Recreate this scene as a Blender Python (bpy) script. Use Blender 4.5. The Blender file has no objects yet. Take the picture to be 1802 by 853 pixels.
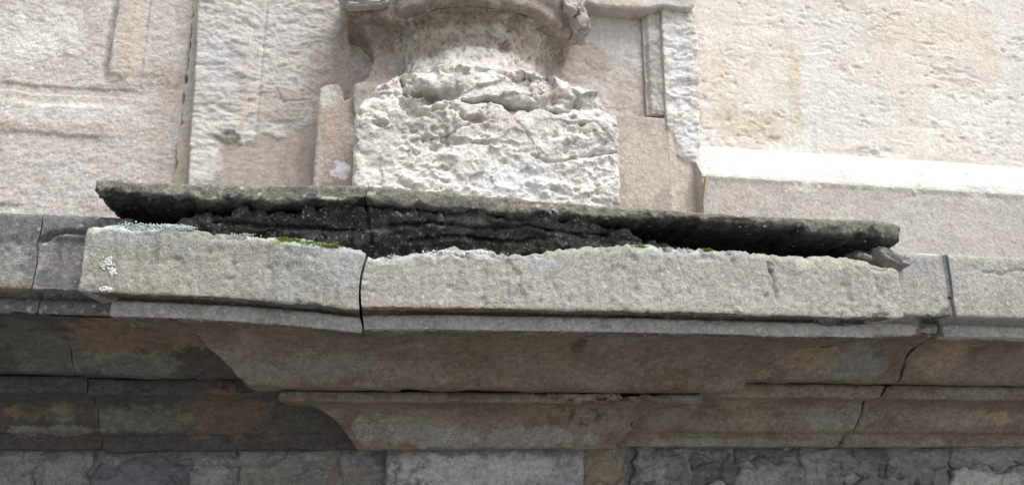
import bpy, math, random
import numpy as np
from mathutils import Vector
rad = math.radians
sc = bpy.context.scene
col = sc.collection

# ------------------------------------------------------------------ camera
YAW, PITCH, FPX, PW, PH = 10.0, 14.5, 1400.0, 1802.0, 853.0
cam_d = bpy.data.cameras.new('camera')
cam_d.sensor_width = 36.0
cam_d.lens = 36.0 * FPX / PW
cam_d.clip_start = 0.05
cam_d.clip_end = 500.0
cam = bpy.data.objects.new('camera', cam_d)
cam.location = (0, -2, 0)
cam.rotation_euler = (rad(90 + PITCH), 0, rad(-YAW))
col.objects.link(cam)
sc.camera = cam

# ------------------------------------------------------------------ sky, sun, exposure
SUN_EL, SUN_AZ = 58.0, 35.0          # azimuth: degrees to the right of the wall's outward normal
w = bpy.data.worlds.new('World')
sc.world = w
w.use_nodes = True
nt = w.node_tree
nt.nodes.clear()
sky = nt.nodes.new('ShaderNodeTexSky')
sky.sky_type = 'NISHITA'
sky.sun_disc = False
sky.sun_elevation = rad(SUN_EL)
sky.sun_rotation = rad(180 - SUN_AZ)
sky.air_density = 1.0
sky.dust_density = 1.0
sky.ozone_density = 1.0
hsv = nt.nodes.new('ShaderNodeHueSaturation')
hsv.inputs['Saturation'].default_value = 0.30
bgn = nt.nodes.new('ShaderNodeBackground')
bgn.inputs['Strength'].default_value = 0.08
wo = nt.nodes.new('ShaderNodeOutputWorld')
nt.links.new(sky.outputs[0], hsv.inputs['Color'])
nt.links.new(hsv.outputs[0], bgn.inputs['Color'])
nt.links.new(bgn.outputs[0], wo.inputs['Surface'])
sd = bpy.data.lights.new('sun', 'SUN')
sd.energy = 1.5
sd.angle = rad(35)
sd.color = (1.0, 0.98, 0.95)
sun = bpy.data.objects.new('sun', sd)
sv = Vector((math.sin(rad(SUN_AZ)) * math.cos(rad(SUN_EL)), -math.cos(rad(SUN_AZ)) * math.cos(rad(SUN_EL)), math.sin(rad(SUN_EL))))
sun.rotation_euler = sv.to_track_quat('Z', 'Y').to_euler()
col.objects.link(sun)
sc.view_settings.view_transform = 'Standard'
sc.view_settings.look = 'None'
sc.view_settings.gamma = 1
sc.view_settings.exposure = 1.4
sc.view_settings.use_curve_mapping = False

# ------------------------------------------------------------------ measuring: picture point + depth -> place in the wall's frame
_y, _p = rad(YAW), rad(PITCH)
FV = np.array([math.sin(_y) * math.cos(_p), math.cos(_y) * math.cos(_p), math.sin(_p)])
RV = np.array([math.cos(_y), -math.sin(_y), 0.0])
UV = np.cross(RV, FV)
def P(x, y, Y):
    d = FV * FPX + RV * (x - PW / 2) - UV * (y - PH / 2)
    return np.array([0, -2.0, 0]) + d * ((Y + 2.0) / d[1])
def PX(x, y, Y): return float(P(x, y, Y)[0])
def PZ(x, y, Y): return float(P(x, y, Y)[2])
def hl(Y, pts):                      # z as a function of x
    q = np.array([P(a, b, Y) for a, b in pts]); o = np.argsort(q[:, 0]); q = q[o]
    return lambda x: np.interp(x, q[:, 0], q[:, 2])
def vl(Y, pts):                      # x as a function of z
    q = np.array([P(a, b, Y) for a, b in pts]); o = np.argsort(q[:, 2]); q = q[o]
    return lambda z: np.interp(z, q[:, 2], q[:, 0])

# ------------------------------------------------------------------ noise
def _hash(ix, iy, iz, seed):
    h = (ix.astype(np.uint32) * np.uint32(374761393)) ^ (iy.astype(np.uint32) * np.uint32(668265263)) ^ (iz.astype(np.uint32) * np.uint32(2147483647)) ^ np.uint32((seed * 1274126177 + 12345) & 0xffffffff)
    h = (h ^ (h >> np.uint32(13))) * np.uint32(1274126177)
    h = (h ^ (h >> np.uint32(16))) * np.uint32(2246822519)
    h = h ^ (h >> np.uint32(15))
    return (h & np.uint32(0xffffff)).astype(np.float32) / np.float32(0xffffff)
def vn(x, y, z, seed=0):
    x = np.asarray(x, np.float32) + 1000; y = np.asarray(y, np.float32) + 1000; z = np.asarray(z, np.float32) + 1000
    x, y, z = np.broadcast_arrays(x, y, z)
    fx, fy, fz = np.floor(x), np.floor(y), np.floor(z)
    ix, iy, iz = fx.astype(np.int64), fy.astype(np.int64), fz.astype(np.int64)
    tx, ty, tz = x - fx, y - fy, z - fz
    tx = tx * tx * (3 - 2 * tx); ty = ty * ty * (3 - 2 * ty); tz = tz * tz * (3 - 2 * tz)
    c = lambda a, b, d: _hash(ix + a, iy + b, iz + d, seed)
    x00 = c(0,0,0) * (1 - tx) + c(1,0,0) * tx; x10 = c(0,1,0) * (1 - tx) + c(1,1,0) * tx
    x01 = c(0,0,1) * (1 - tx) + c(1,0,1) * tx; x11 = c(0,1,1) * (1 - tx) + c(1,1,1) * tx
    return (x00 * (1 - ty) + x10 * ty) * (1 - tz) + (x01 * (1 - ty) + x11 * ty) * tz
def fbm(x, y, z, s=1.0, o=4, seed=0, g=0.5):
    a, t, r = 1.0, 0.0, 0.0
    if np.isscalar(s): s = (s, s, s)
    for i in range(o):
        k = 2.03 ** i
        r = r + a * vn(x * s[0] * k, y * s[1] * k, z * s[2] * k, seed + i * 17); t += a; a *= g
    return r / t
def rough(x, z, amp, sx, sz, seed, o=5, ridge=0.5):
    """dents and ridges of weathered stone, positive = into the stone"""
    wx = (fbm(x, 0, z, 9, 2, seed + 91) - .5) * .06; wz = (fbm(x, 0, z, 9, 2, seed + 92) - .5) * .05
    n = fbm(x + wx, 0, z + wz, (sx, 1, sz), o, seed)
    r = 1 - np.abs(2 * fbm(x + wx, 0, z + wz, (sx * .8, 1, sz * .8), 3, seed + 5) - 1)
    return amp * ((1 - ridge) * (n - .5) * 2 + ridge * (r ** 3 - .5))
def facets(x, z, sc, seed, tilt=.5):
    """broken stone: flat faces of random tilt meeting along sharp ridges; roughly -1..1"""
    wx = x + (fbm(x, 0, z, sc * .9, 3, seed + 31) - .5) * .9 / sc; wz = z * 1.35 + (fbm(x, 0, z, sc * .9, 3, seed + 32) - .5) * .9 / sc
    u, v = wx * sc, wz * sc; iu, iv = np.floor(u), np.floor(v)
    best = np.full(u.shape, 9e9); val = np.zeros(u.shape)
    for a in (-1, 0, 1):
        for b in (-1, 0, 1):
            ci, cj = (iu + a + 5000).astype(np.int64), (iv + b + 5000).astype(np.int64); o = np.zeros_like(ci)
            du = u - (iu + a + _hash(ci, cj, o, seed)); dv = v - (iv + b + _hash(ci, cj, o, seed + 1)); d = du * du + dv * dv
            h = (_hash(ci, cj, o, seed + 2) - .5) + tilt * 2 * ((_hash(ci, cj, o, seed + 3) - .5) * du + (_hash(ci, cj, o, seed + 4) - .5) * dv)
            m = d < best; best = np.where(m, d, best); val = np.where(m, h, val)
    return val * 2
def sst(a, b, t):
    t = np.clip((t - a) / (b - a), 0, 1); return t * t * (3 - 2 * t)
def crack(x, z, Y, pts, width, depth, seed=3, wob=.006):
    q = np.array([P(a, b, Y) for a, b in pts])[:, [0, 2]]
    xx = x + (fbm(x, 0, z, 40, 3, seed) - .5) * wob * 2; zz = z + (fbm(x, 0, z, 40, 3, seed + 9) - .5) * wob * 2
    dm = np.full(np.shape(x), 9.0)
    for a, b in zip(q[:-1], q[1:]):
        e = b - a; t = np.clip(((xx - a[0]) * e[0] + (zz - a[1]) * e[1]) / (e @ e), 0, 1)
        dm = np.minimum(dm, np.hypot(xx - a[0] - t * e[0], zz - a[1] - t * e[1]))
    return depth * np.exp(-(dm / width) ** 2)

# ------------------------------------------------------------------ materials
def material(name, A, B, C, grain=.22, gs=260, bump=.5, big=3.5, mid=17, speck=0.0, speckc=(.6,.6,.58), cmix=.6, layers=1.0, roughness=.93, streak=0.0):
    m = bpy.data.materials.new(name); m.use_nodes = True
    n = m.node_tree; N = n.nodes; L = n.links
    bs = N['Principled BSDF']; bs.inputs['Roughness'].default_value = roughness
    bs.inputs['Specular IOR Level'].default_value = .25
    geo = N.new('ShaderNodeNewGeometry')
    mp = N.new('ShaderNodeMapping'); mp.inputs['Scale'].default_value = (1, 1, layers); L.new(geo.outputs['Position'], mp.inputs['Vector'])
    def noise(scale, det, src=mp, ro=.55):
        t = N.new('ShaderNodeTexNoise'); t.inputs['Scale'].default_value = scale; t.inputs['Detail'].default_value = det; t.inputs['Roughness'].default_value = ro
        L.new(src.outputs[0], t.inputs['Vector']); return t
    def ramp(src, a, b, c0=(0,0,0,1), c1=(1,1,1,1)):
        r = N.new('ShaderNodeValToRGB'); r.color_ramp.elements[0].position = a; r.color_ramp.elements[1].position = b
        r.color_ramp.elements[0].color = c0; r.color_ramp.elements[1].color = c1; L.new(src, r.inputs[0]); return r
    def mix(f, a, b, bl='MIX'):
        x = N.new('ShaderNodeMix'); x.data_type = 'RGBA'; x.blend_type = bl
        for s, v in ((0, f), (6, a), (7, b)):
            if hasattr(v, 'is_linked'): L.new(v, x.inputs[s])
            elif s == 0: x.inputs[0].default_value = v
            else: x.inputs[s].default_value = (*v, 1) if len(v) == 3 else v
        return x.outputs[2]
    geo_v = type('g', (), {'outputs': [geo.outputs['Position']]})
    n1 = noise(big, 7); n2 = noise(mid, 9, ro=.65); n3 = noise(gs, 3, geo_v); n4 = noise(gs * .33, 4, geo_v, .7)
    c = mix(ramp(n1.outputs[0], .36, .64).outputs[0], A, B)
    mm = N.new('ShaderNodeMath'); mm.operation = 'MULTIPLY'; mm.inputs[1].default_value = cmix
    L.new(ramp(n2.outputs[0], .46, .66).outputs[0], mm.inputs[0]); c = mix(mm.outputs[0], c, C)
    at = N.new('ShaderNodeAttribute'); at.attribute_name = 'paint'
    k1 = N.new('ShaderNodeMath'); k1.operation = 'MULTIPLY_ADD'; L.new(n2.outputs[0], k1.inputs[0]); k1.inputs[1].default_value = 2.4; k1.inputs[2].default_value = -.2
    k2 = N.new('ShaderNodeMath'); k2.operation = 'MULTIPLY'; k2.use_clamp = True; L.new(k1.outputs[0], k2.inputs[0]); L.new(at.outputs['Alpha'], k2.inputs[1])
    c = mix(k2.outputs[0], c, at.outputs['Color'])
    if streak > 0:
        ms2 = N.new('ShaderNodeMapping'); ms2.inputs['Scale'].default_value = (1, .3, .10); L.new(geo.outputs['Position'], ms2.inputs['Vector'])
        ns = noise(30, 6, ms2, .7); ns2 = noise(6, 5, mp, .6)
        f_ = N.new('ShaderNodeMath'); f_.operation = 'MULTIPLY'; L.new(ramp(ns.outputs[0], .48, .70).outputs[0], f_.inputs[0]); L.new(ramp(ns2.outputs[0], .40, .62).outputs[0], f_.inputs[1])
        g_ = N.new('ShaderNodeMath'); g_.operation = 'MULTIPLY'; g_.inputs[1].default_value = streak; L.new(f_.outputs[0], g_.inputs[0])
        c = mix(g_.outputs[0], c, (.12, .11, .095))
    lo, hi = 1 - grain, 1 + grain
    ng = noise(8, 4, geo_v, .6); gf = ramp(ng.outputs[0], .38, .62, (.3, .3, .3, 1), (1, 1, 1, 1)).outputs[0]
    c = mix(gf, c, ramp(n3.outputs[0], .3, .7, (lo, lo, lo, 1), (hi, hi, hi, 1)).outputs[0], 'MULTIPLY')
    lo, hi = 1 - grain * .7, 1 + grain * .7
    c = mix(1.0, c, ramp(n4.outputs[0], .33, .67, (lo, lo, lo, 1), (hi, hi, hi, 1)).outputs[0], 'MULTIPLY')
    if speck > 0:
        v = N.new('ShaderNodeTexVoronoi'); v.inputs['Scale'].default_value = gs * .6; L.new(geo.outputs['Position'], v.inputs['Vector'])
        sp = N.new('ShaderNodeSeparateColor'); L.new(v.outputs['Color'], sp.inputs[0])
        ms = N.new('ShaderNodeMath'); ms.operation = 'MULTIPLY'; L.new(ramp(sp.outputs[0], 1 - speck, min(1, 1 - speck + .04)).outputs[0], ms.inputs[0]); L.new(ramp(n2.outputs[0], .40, .58).outputs[0], ms.inputs[1])
        c = mix(ms.outputs[0], c, speckc)
    L.new(c, bs.inputs['Base Color'])
    b1 = N.new('ShaderNodeBump'); b1.inputs['Strength'].default_value = bump; b1.inputs['Distance'].default_value = .004; L.new(n4.outputs[0], b1.inputs['Height'])
    b2 = N.new('ShaderNodeBump'); b2.inputs['Strength'].default_value = bump; b2.inputs['Distance'].default_value = .0022; L.new(n3.outputs[0], b2.inputs['Height'])
    L.new(b1.outputs[0], b2.inputs['Normal']); L.new(b2.outputs[0], bs.inputs['Normal'])
    return m

M = {}
M['cream'] = material('cream_sandstone', (.52,.47,.42), (.44,.39,.355), (.58,.56,.53), .24, 210, .9, 4, 16, cmix=.7, speck=.04, speckc=(.7,.69,.67), streak=0.3)
M['wallr'] = material('pale_yellow_sandstone', (.64,.57,.485), (.61,.575,.53), (.68,.655,.615), .18, 190, .8, 3, 14, cmix=.7, layers=.8, streak=0.22)
M['ledge'] = material('pale_render', (.43,.39,.35), (.40,.375,.34), (.48,.455,.415), .26, 210, .9, 4, 22, speck=.03, streak=0.25)
M['white'] = material('whitish_weathered_stone', (.70,.675,.63), (.60,.57,.53), (.35,.33,.305), .24, 180, .9, 9, 30, cmix=.62, streak=0.3)
M['pink'] = material('pinkish_grey_stone', (.38,.315,.27), (.40,.35,.305), (.46,.42,.38), .28, 210, .9, 4, 18, cmix=.6, speck=.03, speckc=(.6,.57,.53), streak=0.25)
M['rough'] = material('rough_grey_stone', (.50,.475,.445), (.43,.39,.355), (.56,.545,.52), .2, 190, .7, 5, 20, cmix=.6, streak=0.3)
M['shaft'] = material('brownish_base_stone', (.29,.255,.22), (.35,.315,.28), (.47,.445,.41), .3, 150, .9, 6, 28, cmix=.6)
M['corona'] = material('grey_granular_stone', (.30,.288,.252), (.25,.243,.222), (.365,.356,.332), .34, 215, 1.0, 4, 18, cmix=.55, speck=.04, speckc=(.52,.51,.48), streak=0.6)
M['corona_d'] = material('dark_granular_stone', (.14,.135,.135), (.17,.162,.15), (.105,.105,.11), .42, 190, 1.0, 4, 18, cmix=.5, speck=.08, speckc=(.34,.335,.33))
M['corona_r'] = material('grey_beige_granular_stone', (.335,.322,.29), (.365,.348,.312), (.295,.288,.27), .32, 215, 1.0, 4, 18, cmix=.55, speck=.04, speckc=(.54,.53,.5), streak=0.5)
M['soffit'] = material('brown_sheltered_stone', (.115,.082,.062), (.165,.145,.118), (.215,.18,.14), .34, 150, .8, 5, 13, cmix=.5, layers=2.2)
M['soffit_shaded'] = material('shade_darkened_stone', (.062,.059,.053), (.056,.048,.041), (.088,.083,.074), .34, 150, .8, 5, 13, cmix=.5, layers=2.2)  # left soffits: stone darkened to paint in the shade beside the projection
M['slab'] = material('mossy_gritty_stone', (.19,.178,.142), (.14,.135,.115), (.27,.255,.22), .5, 190, 1.0, 7, 24, cmix=.55, speck=.018, speckc=(.5,.5,.46), streak=0.5)
M['core'] = material('black_crusted_stone', (.030,.030,.029), (.045,.044,.036), (.10,.098,.088), .6, 330, 1.0, 9, 40, cmix=.4, speck=.12, speckc=(.24,.245,.225))
M['rubble'] = material('grey_rubble_stone', (.17,.165,.15), (.12,.118,.113), (.26,.255,.235), .3, 150, .9, 9, 26, cmix=.7, layers=2)
M['slate'] = material('dark_bluish_stone', (.085,.087,.095), (.11,.109,.11), (.18,.176,.168), .3, 150, .9, 9, 26, cmix=.7, layers=2)
M['mortar'] = material('grey_mortar', (.27,.255,.23), (.23,.22,.205), (.32,.305,.28), .35, 180, .9, 6, 22)
M['joint'] = material('tan_joint_mortar', (.42,.365,.30), (.38,.345,.30), (.46,.43,.385), .2, 180, .5, 6, 22)
M['moss'] = material('moss_green', (.12,.18,.03), (.09,.13,.03), (.2,.26,.06), .3, 300, .8)
M['lichen'] = material('pale_lichen', (.50,.56,.52), (.42,.50,.47), (.62,.64,.6), .3, 260, .8)
M['dropping'] = material('chalky_white', (.72,.71,.68), (.66,.65,.62), (.75,.75,.74), .12, 260, .5)
M['wood'] = material('dry_pale_wood', (.42,.33,.22), (.36,.28,.19), (.5,.41,.3), .2, 200, .4)
M['ground'] = material('grey_paving', (.27,.265,.255), (.24,.235,.225), (.31,.30,.29), .15, 30, .4, .5, 3)

# ------------------------------------------------------------------ mesh helpers
def zero_paint(me):
    a = me.attributes.new('paint', 'FLOAT_COLOR', 'POINT'); a.data.foreach_set('color', np.zeros(len(me.vertices) * 4, np.float32))
def link(name, me, mat, parent):
    me.materials.append(mat)
    o = bpy.data.objects.new(name, me); col.objects.link(o)
    if parent is not None: o.parent = parent
    return o
def thing(name, label, cat, group=None):
    o = bpy.data.objects.new(name, None); o.empty_display_size = .05; col.objects.link(o)
    o['label'] = label; o['category'] = cat; o['kind'] = 'thing'
    if group: o['group'] = group
    return o
def tag(o, label, cat=None, kind=None, group=None):
    o['label'] = label
    if cat: o['category'] = cat
    if kind: o['kind'] = kind
    if group: o['group'] = group
    return o
def meshify(name, V, quads, polys, paint, smooth_n):
    """V (n,3); quads (m,4); polys: list of index lists; the first smooth_n faces are smooth"""
    me = bpy.data.meshes.new(name)
    nq = len(quads); lens = [len(p) for p in polys]
    loops = np.concatenate([np.asarray(quads, np.int32).ravel()] + [np.asarray(p, np.int32) for p in polys]) if polys else np.asarray(quads, np.int32).ravel()
    tot = np.concatenate([np.full(nq, 4, np.int32), np.array(lens, np.int32)])
    st = np.concatenate([[0], np.cumsum(tot)[:-1]]).astype(np.int32)
    me.vertices.add(len(V)); me.vertices.foreach_set('co', np.asarray(V, np.float32).ravel())
    me.loops.add(len(loops)); me.loops.foreach_set('vertex_index', loops.astype(np.int32))
    me.polygons.add(len(tot)); me.polygons.foreach_set('loop_start', st)
    try: me.polygons.foreach_set('loop_total', tot)
    except Exception: pass
    sm = np.zeros(len(tot), bool); sm[:smooth_n] = True
    me.polygons.foreach_set('use_smooth', sm)
    me.update(calc_edges=True)
    a = me.attributes.new('paint', 'FLOAT_COLOR', 'POINT')
    if paint is None: paint = np.zeros((len(V), 4), np.float32)
    a.data.foreach_set('color', np.asarray(paint, np.float32).ravel())
    return me
def gridquads(nu, nv, off=0, flip=False):
    i, j = np.meshgrid(np.arange(nu - 1), np.arange(nv - 1), indexing='ij')
    a = i * nv + j; b = (i + 1) * nv + j
    q = np.stack([a, b, b + 1, a + 1], -1).reshape(-1, 4) + off
    return q[:, ::-1] if flip else q
def blobs(lst, Y, seed=1):
    """stains, and some painted shade, with shapes of their own: (px, py, rx_px, ry_px, colour, strength)"""
    def f(x, y, z):
        rgb = np.zeros(x.shape + (3,), np.float32); al = np.zeros(x.shape, np.float32)
        n = .5 * fbm(x, y, z, 22, 5, seed, .6) + .5 * fbm(x, y, z, 8, 4, seed + 5, .6); n2 = fbm(x, y, z, 70, 3, seed + 3)
        for (px, py, rx, ry, c, s) in lst:
            c0 = P(px, py, Y); sx = (Y + 2) / FPX
            e = ((x - c0[0]) / (rx * sx)) ** 2 + ((z - c0[2]) / (ry * sx)) ** 2
            a = s * (1 - sst(.45, 1.25, e + (n - .5) * 5.0 + (n2 - .5) * 1.4))
            na = a + al * (1 - a)
            k = np.where(na > 1e-5, a / np.maximum(na, 1e-5), 0)[..., None]
            rgb = rgb * (1 - k) + np.array(c, np.float32) * k; al = na
        return np.concatenate([rgb, al[..., None]], -1)
    return f
def asf(v): return v if callable(v) else (lambda t, v=v: np.full(np.shape(t), float(v)))

def panel(name, parent, mat, L, R, B, T, yf, yback, res=.0045, er=.008, paint=None, seed=0, label=None, wob=0.0, wf=30):
    """a stone facing: weathered front surface over (x, z) with rounded worn edges, closed sides and a back"""
    L, R, B, T = asf(L), asf(R), asf(B), asf(T)
    zt = np.linspace(0, 1, 9)
    zb0 = float(np.mean(B(np.linspace(float(L(0.)), float(R(0.)), 9)))); zt0 = float(np.mean(T(np.linspace(float(L(0.)), float(R(0.)), 9))))
    zz = zb0 + (zt0 - zb0) * zt
    wdt = float(np.mean(R(zz) - L(zz))); hgt = abs(zt0 - zb0)
    nx = max(3, int(wdt / res) + 1); nz = max(3, int(hgt / res) + 1)
    u = np.linspace(0, 1, nx)[:, None]; v = np.linspace(0, 1, nz)[None, :]
    zg = zb0 + (zt0 - zb0) * v + 0 * u
    xl, xr = L(zg), R(zg)
    if wob:
        xl = xl + (fbm(0, zg, seed, wf, 3, seed + 1) - .5) * wob; xr = xr + (fbm(3, zg, seed, wf, 3, seed + 2) - .5) * wob
    x = xl + (xr - xl) * u
    b, t = B(x), T(x)
    if wob:
        b = b + (fbm(x, 5, seed, wf, 3, seed + 3) - .5) * wob; t = t + (fbm(x, 7, seed, wf, 3, seed + 4) - .5) * wob
    z = b + (t - b) * v
    y = np.broadcast_to(yf(x, z), x.shape).copy()
    de = np.minimum(np.minimum(x - xl, xr - x), np.minimum(z - b, t - z))
    r = er * (.4 + 1.3 * fbm(x, 0, z, 35, 3, seed + 50))
    y = y + r * (1 - np.clip(de / np.maximum(r, 1e-5), 0, 1)) ** 2
    y = np.minimum(y, yback - .002)
    V = np.stack([x, y, z], -1)
    pc = paint(x, y, z) if paint else np.zeros(x.shape + (4,), np.float32)
    idx = np.arange(nx * nz).reshape(nx, nz)
    ring = np.concatenate([idx[:, 0], idx[-1, 1:], idx[-2::-1, -1], idx[0, -2:0:-1]])
    Vf = V.reshape(-1, 3); pf = pc.reshape(-1, 4)
    r1 = Vf[ring]; r2 = r1.copy(); r2[:, 1] = yback
    o1 = len(Vf); o2 = o1 + len(ring); k = len(ring)
    AV = np.concatenate([Vf, r1, r2]); AP = np.concatenate([pf, pf[ring], pf[ring]])
    q = gridquads(nx, nz)
    i = np.arange(k); j = (i + 1) % k
    sq = np.stack([o1 + j, o1 + i, o2 + i, o2 + j], -1)
    me = meshify(name, AV, np.concatenate([q, sq]), [list(range(o2, o2 + k))][::1], AP, len(q))
    o = link(name, me, mat, parent)
    if label: o['label'] = label
    return o

def resample(prof, res):
    out = []
    for (a, b) in zip(prof[:-1], prof[1:]):
        L = math.hypot(b[0] - a[0], b[1] - a[1]); rr = res * (8 if (len(a) > 2 and a[2]) else 1)
        n = max(1, int(math.ceil(L / rr)))
        for i in range(n): out.append((a[0] + (b[0] - a[0]) * i / n, a[1] + (b[1] - a[1]) * i / n))
    out.append(prof[-1][:2]); return np.array(out)
def smoothp(p, it):
    p = p.copy()
    for _ in range(it): p[1:-1] = .25 * p[:-2] + .5 * p[1:-1] + .25 * p[2:]
    return p

def sweep(name, parent, mat, prof, p, x0, x1, ret=(False, False), yb=.9, res=.005, it=2, zmap=None, disp=None, paint=None, label=None, bow=None):
    """moulding: profile [(depth, z)] from the top back, round the front, to the bottom back, run along x
    from x0 to x1 (numbers, or functions of z); ret: the moulding returns into the wall at that end (mitred)"""
    pr = smoothp(resample(prof, res), it); D, Z = pr[:, 0], pr[:, 1]
    nv = len(D); fx0, fx1 = asf(x0), asf(x1)
    xa = fx0(Z) + (D if ret[0] else 0); xb = fx1(Z) - (D if ret[1] else 0)
    Lx = float(np.mean(fx1(Z)) - np.mean(fx0(Z))); n = max(4, int(Lx / res))
    cols = []; nr = 26
    if ret[0]:
        for k in range(nr):
            t = k / nr; cols.append(np.stack([xa, (yb) * (1 - t) + (p + D) * t, Z], -1))
    for k in range(n + 1):
        t = k / n; cols.append(np.stack([xa * (1 - t) + xb * t, p + D, Z], -1))
    if ret[1]:
        for k in range(1, nr + 1):
            t = k / nr; cols.append(np.stack([xb, (p + D) * (1 - t) + yb * t, Z], -1))
    G = np.array(cols)
    if zmap is not None: G[..., 2] = zmap(G[..., 0], G[..., 2])
    if bow is not None: G[..., 1] += bow(G[..., 0], G[..., 2])
    du = np.gradient(G, axis=0); dv = np.gradient(G, axis=1)
    nn = np.cross(dv, du); nn /= np.maximum(np.linalg.norm(nn, axis=-1, keepdims=True), 1e-9)
    if disp is not None: G = G - nn * disp(G[..., 0], G[..., 1], G[..., 2])[..., None]
    nu = len(G); V = G.reshape(-1, 3)
    pc = (paint(G[..., 0], G[..., 1], G[..., 2]) if paint else np.zeros(G.shape[:2] + (4,), np.float32)).reshape(-1, 4)
    a = G[0]; b = G[-1]; o1 = len(V); o2 = o1 + nv
    AV = np.concatenate([V, a, b]); AP = np.concatenate([pc, pc[:nv], pc[-nv:]])
    q = gridquads(nu, nv, flip=True)
    bk = np.stack([np.arange(nu - 1) * nv, (np.arange(nu - 1) + 1) * nv, (np.arange(nu - 1) + 1) * nv + nv - 1, np.arange(nu - 1) * nv + nv - 1], -1)
    me = meshify(name, AV, np.concatenate([q, bk]), [list(range(o1, o1 + nv)), list(range(o2 + nv - 1, o2 - 1, -1))], AP, len(q))
    o = link(name, me, mat, parent)
    if label: o['label'] = label
    return o

def rock(name, parent, mat, c, size, seed, rot=0.0, amp=.35, sub=4, freq=1.6, paint=None):
    import bmesh
    bm = bmesh.new(); bmesh.ops.create_icosphere(bm, subdivisions=sub, radius=1.0)
    v = np.array([q.co[:] for q in bm.verts])
    s = np.sign(v) * np.abs(v) ** .55
    d = 1 + amp * 2 * (fbm(v[:, 0] + seed, v[:, 1], v[:, 2], freq * .6, 3, seed) - .5) + .30 * (fbm(v[:, 0] + seed, v[:, 1], v[:, 2], 5, 5, seed + 1, .65) - .5)
    s = s * d[:, None] * np.array(size)
    cr, sr = math.cos(rot), math.sin(rot)
    s = np.stack([s[:, 0] * cr - s[:, 2] * sr, s[:, 1], s[:, 0] * sr + s[:, 2] * cr], -1) + np.array(c)
    for q, n in zip(bm.verts, s): q.co = n
    me = bpy.data.meshes.new(name); bm.to_mesh(me); bm.free()
    me.polygons.foreach_set('use_smooth', np.ones(len(me.polygons), bool))
    a = me.attributes.new('paint', 'FLOAT_COLOR', 'POINT')
    if paint: a.data.foreach_set('color', np.array([paint] * len(me.vertices), np.float32).ravel())
    else: a.data.foreach_set('color', np.zeros(len(me.vertices) * 4, np.float32))
    return link(name, me, mat, parent)

# ================================================================== THE SETTING
# ground below, out of sight
g = bpy.data.meshes.new('ground')
g.from_pydata([(-60, -60, -2.6), (60, -60, -2.6), (60, 2, -2.6), (-60, 2, -2.6)], [], [(0, 1, 2, 3)])
zero_paint(g)
go = link('ground', g, M['ground'], None); go['kind'] = 'structure'; go['label'] = 'grey paved ground at the foot of the wall'

wc = bpy.data.meshes.new('wall_core')
wc.from_pydata([(x, y, z) for z in (-2.6, 2.25) for x, y in ((-2.25, 1.0), (4.1, 1.0), (4.1, 1.4), (-2.25, 1.4))], [], [(3, 2, 1, 0), (4, 5, 6, 7), (0, 1, 5, 4), (1, 2, 6, 5), (2, 3, 7, 6), (3, 0, 4, 7)])
zero_paint(wc)
wco = link('wall_core', wc, M['mortar'], None); wco['kind'] = 'structure'; wco['label'] = 'rough masonry behind the facing stones'
XL, XR, XC = -.69, 1.476, .33
ZT = 2.3

# ------------------------------------------------------------------ upper left wall
wl = thing('ashlar_wall', 'cream granular stone wall with faint panel mouldings, left of the upper pilaster', 'wall')
YW = .84
x190, x250, x330 = PX(193, 80, YW), PX(250, 80, YW), PX(322, 200, YW)
z228, z150, z165, z190 = PZ(100, 232, YW), PZ(100, 152, YW), PZ(100, 165, YW), PZ(100, 185, YW)
zv = PZ(195, 135, YW)
def ywl(x, z0):
    z = z0 + (fbm(x, 0, z0, 10, 4, 3) - .5) * .022
    y = YW + rough(x, z0, .005, 20, 34, 5) + rough(x, z0, .0035, 85, 110, 6, 3)
    y = y + .006 * (sst(z165 - .006, z165, z) - sst(z150 - .004, z150 + .004, z)) * (1 - sst(x190, x190 + .2, x))
    y = y - .008 * (1 - sst(z190 - .012, z190 + .012, z)) * sst(z228 - .02, z228, z) * (1 - sst(x190, x190 + .16, x))
    wx = x + (fbm(x, 0, z, 18, 3, 8) - .5) * .015
    up = sst(zv - .05, zv + .04, z + (fbm(x, 0, z, 30, 3, 9) - .5) * .06)
    y = y + up * (.022 * np.exp(-((wx - x190) / .012) ** 2) - .016 * sst(x190 + .004, x190 + .012, wx) + .009 * sst(x250 - .03, x250 - .02, wx) - .006 * sst(x250 + .01, x250 + .02, wx))
    return y
bl_wl = blobs([(110, 226, 160, 8, (.44,.33,.29), .5), (60, 60, 90, 60, (.66,.65,.60), .55), (120, 200, 110, 22, (.60,.58,.57), .6), (235, 80, 22, 90, (.56,.45,.32), .45),
               (300, 150, 30, 40, (.50,.39,.27), .45), (60, 320, 90, 45, (.50,.47,.45), .5), (250, 270, 60, 40, (.45,.43,.38), .35), (200, 160, 60, 22, (.40,.36,.32), .4), (15, 360, 40, 5, (.12,.11,.1), .7)], YW, 21)
panel('stone', wl, M['cream'], -2.3, x330, .45, ZT, ywl, YW + .3, .0042, .006, bl_wl, 31, wob=.008)
mj = panel('mortar_joint', wl, M['joint'], x330 + .001, PX(349, 200, .77), .45, ZT, lambda x, z: YW - .022 + rough(x, z, .007, 20, 12, 7) + rough(x, z, .003, 70, 70, 77) + (fbm(0, 0, z, 9, 3, 4) - .5) * .012, YW + .3, .004, .003,
           blobs([(335, 280, 30, 90, (.44,.36,.26), .6), (335, 100, 20, 160, (.42,.40,.36), .5)], .8, 4), 33, wob=.022)
mj['label'] = 'smooth tan mortar joint'

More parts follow.
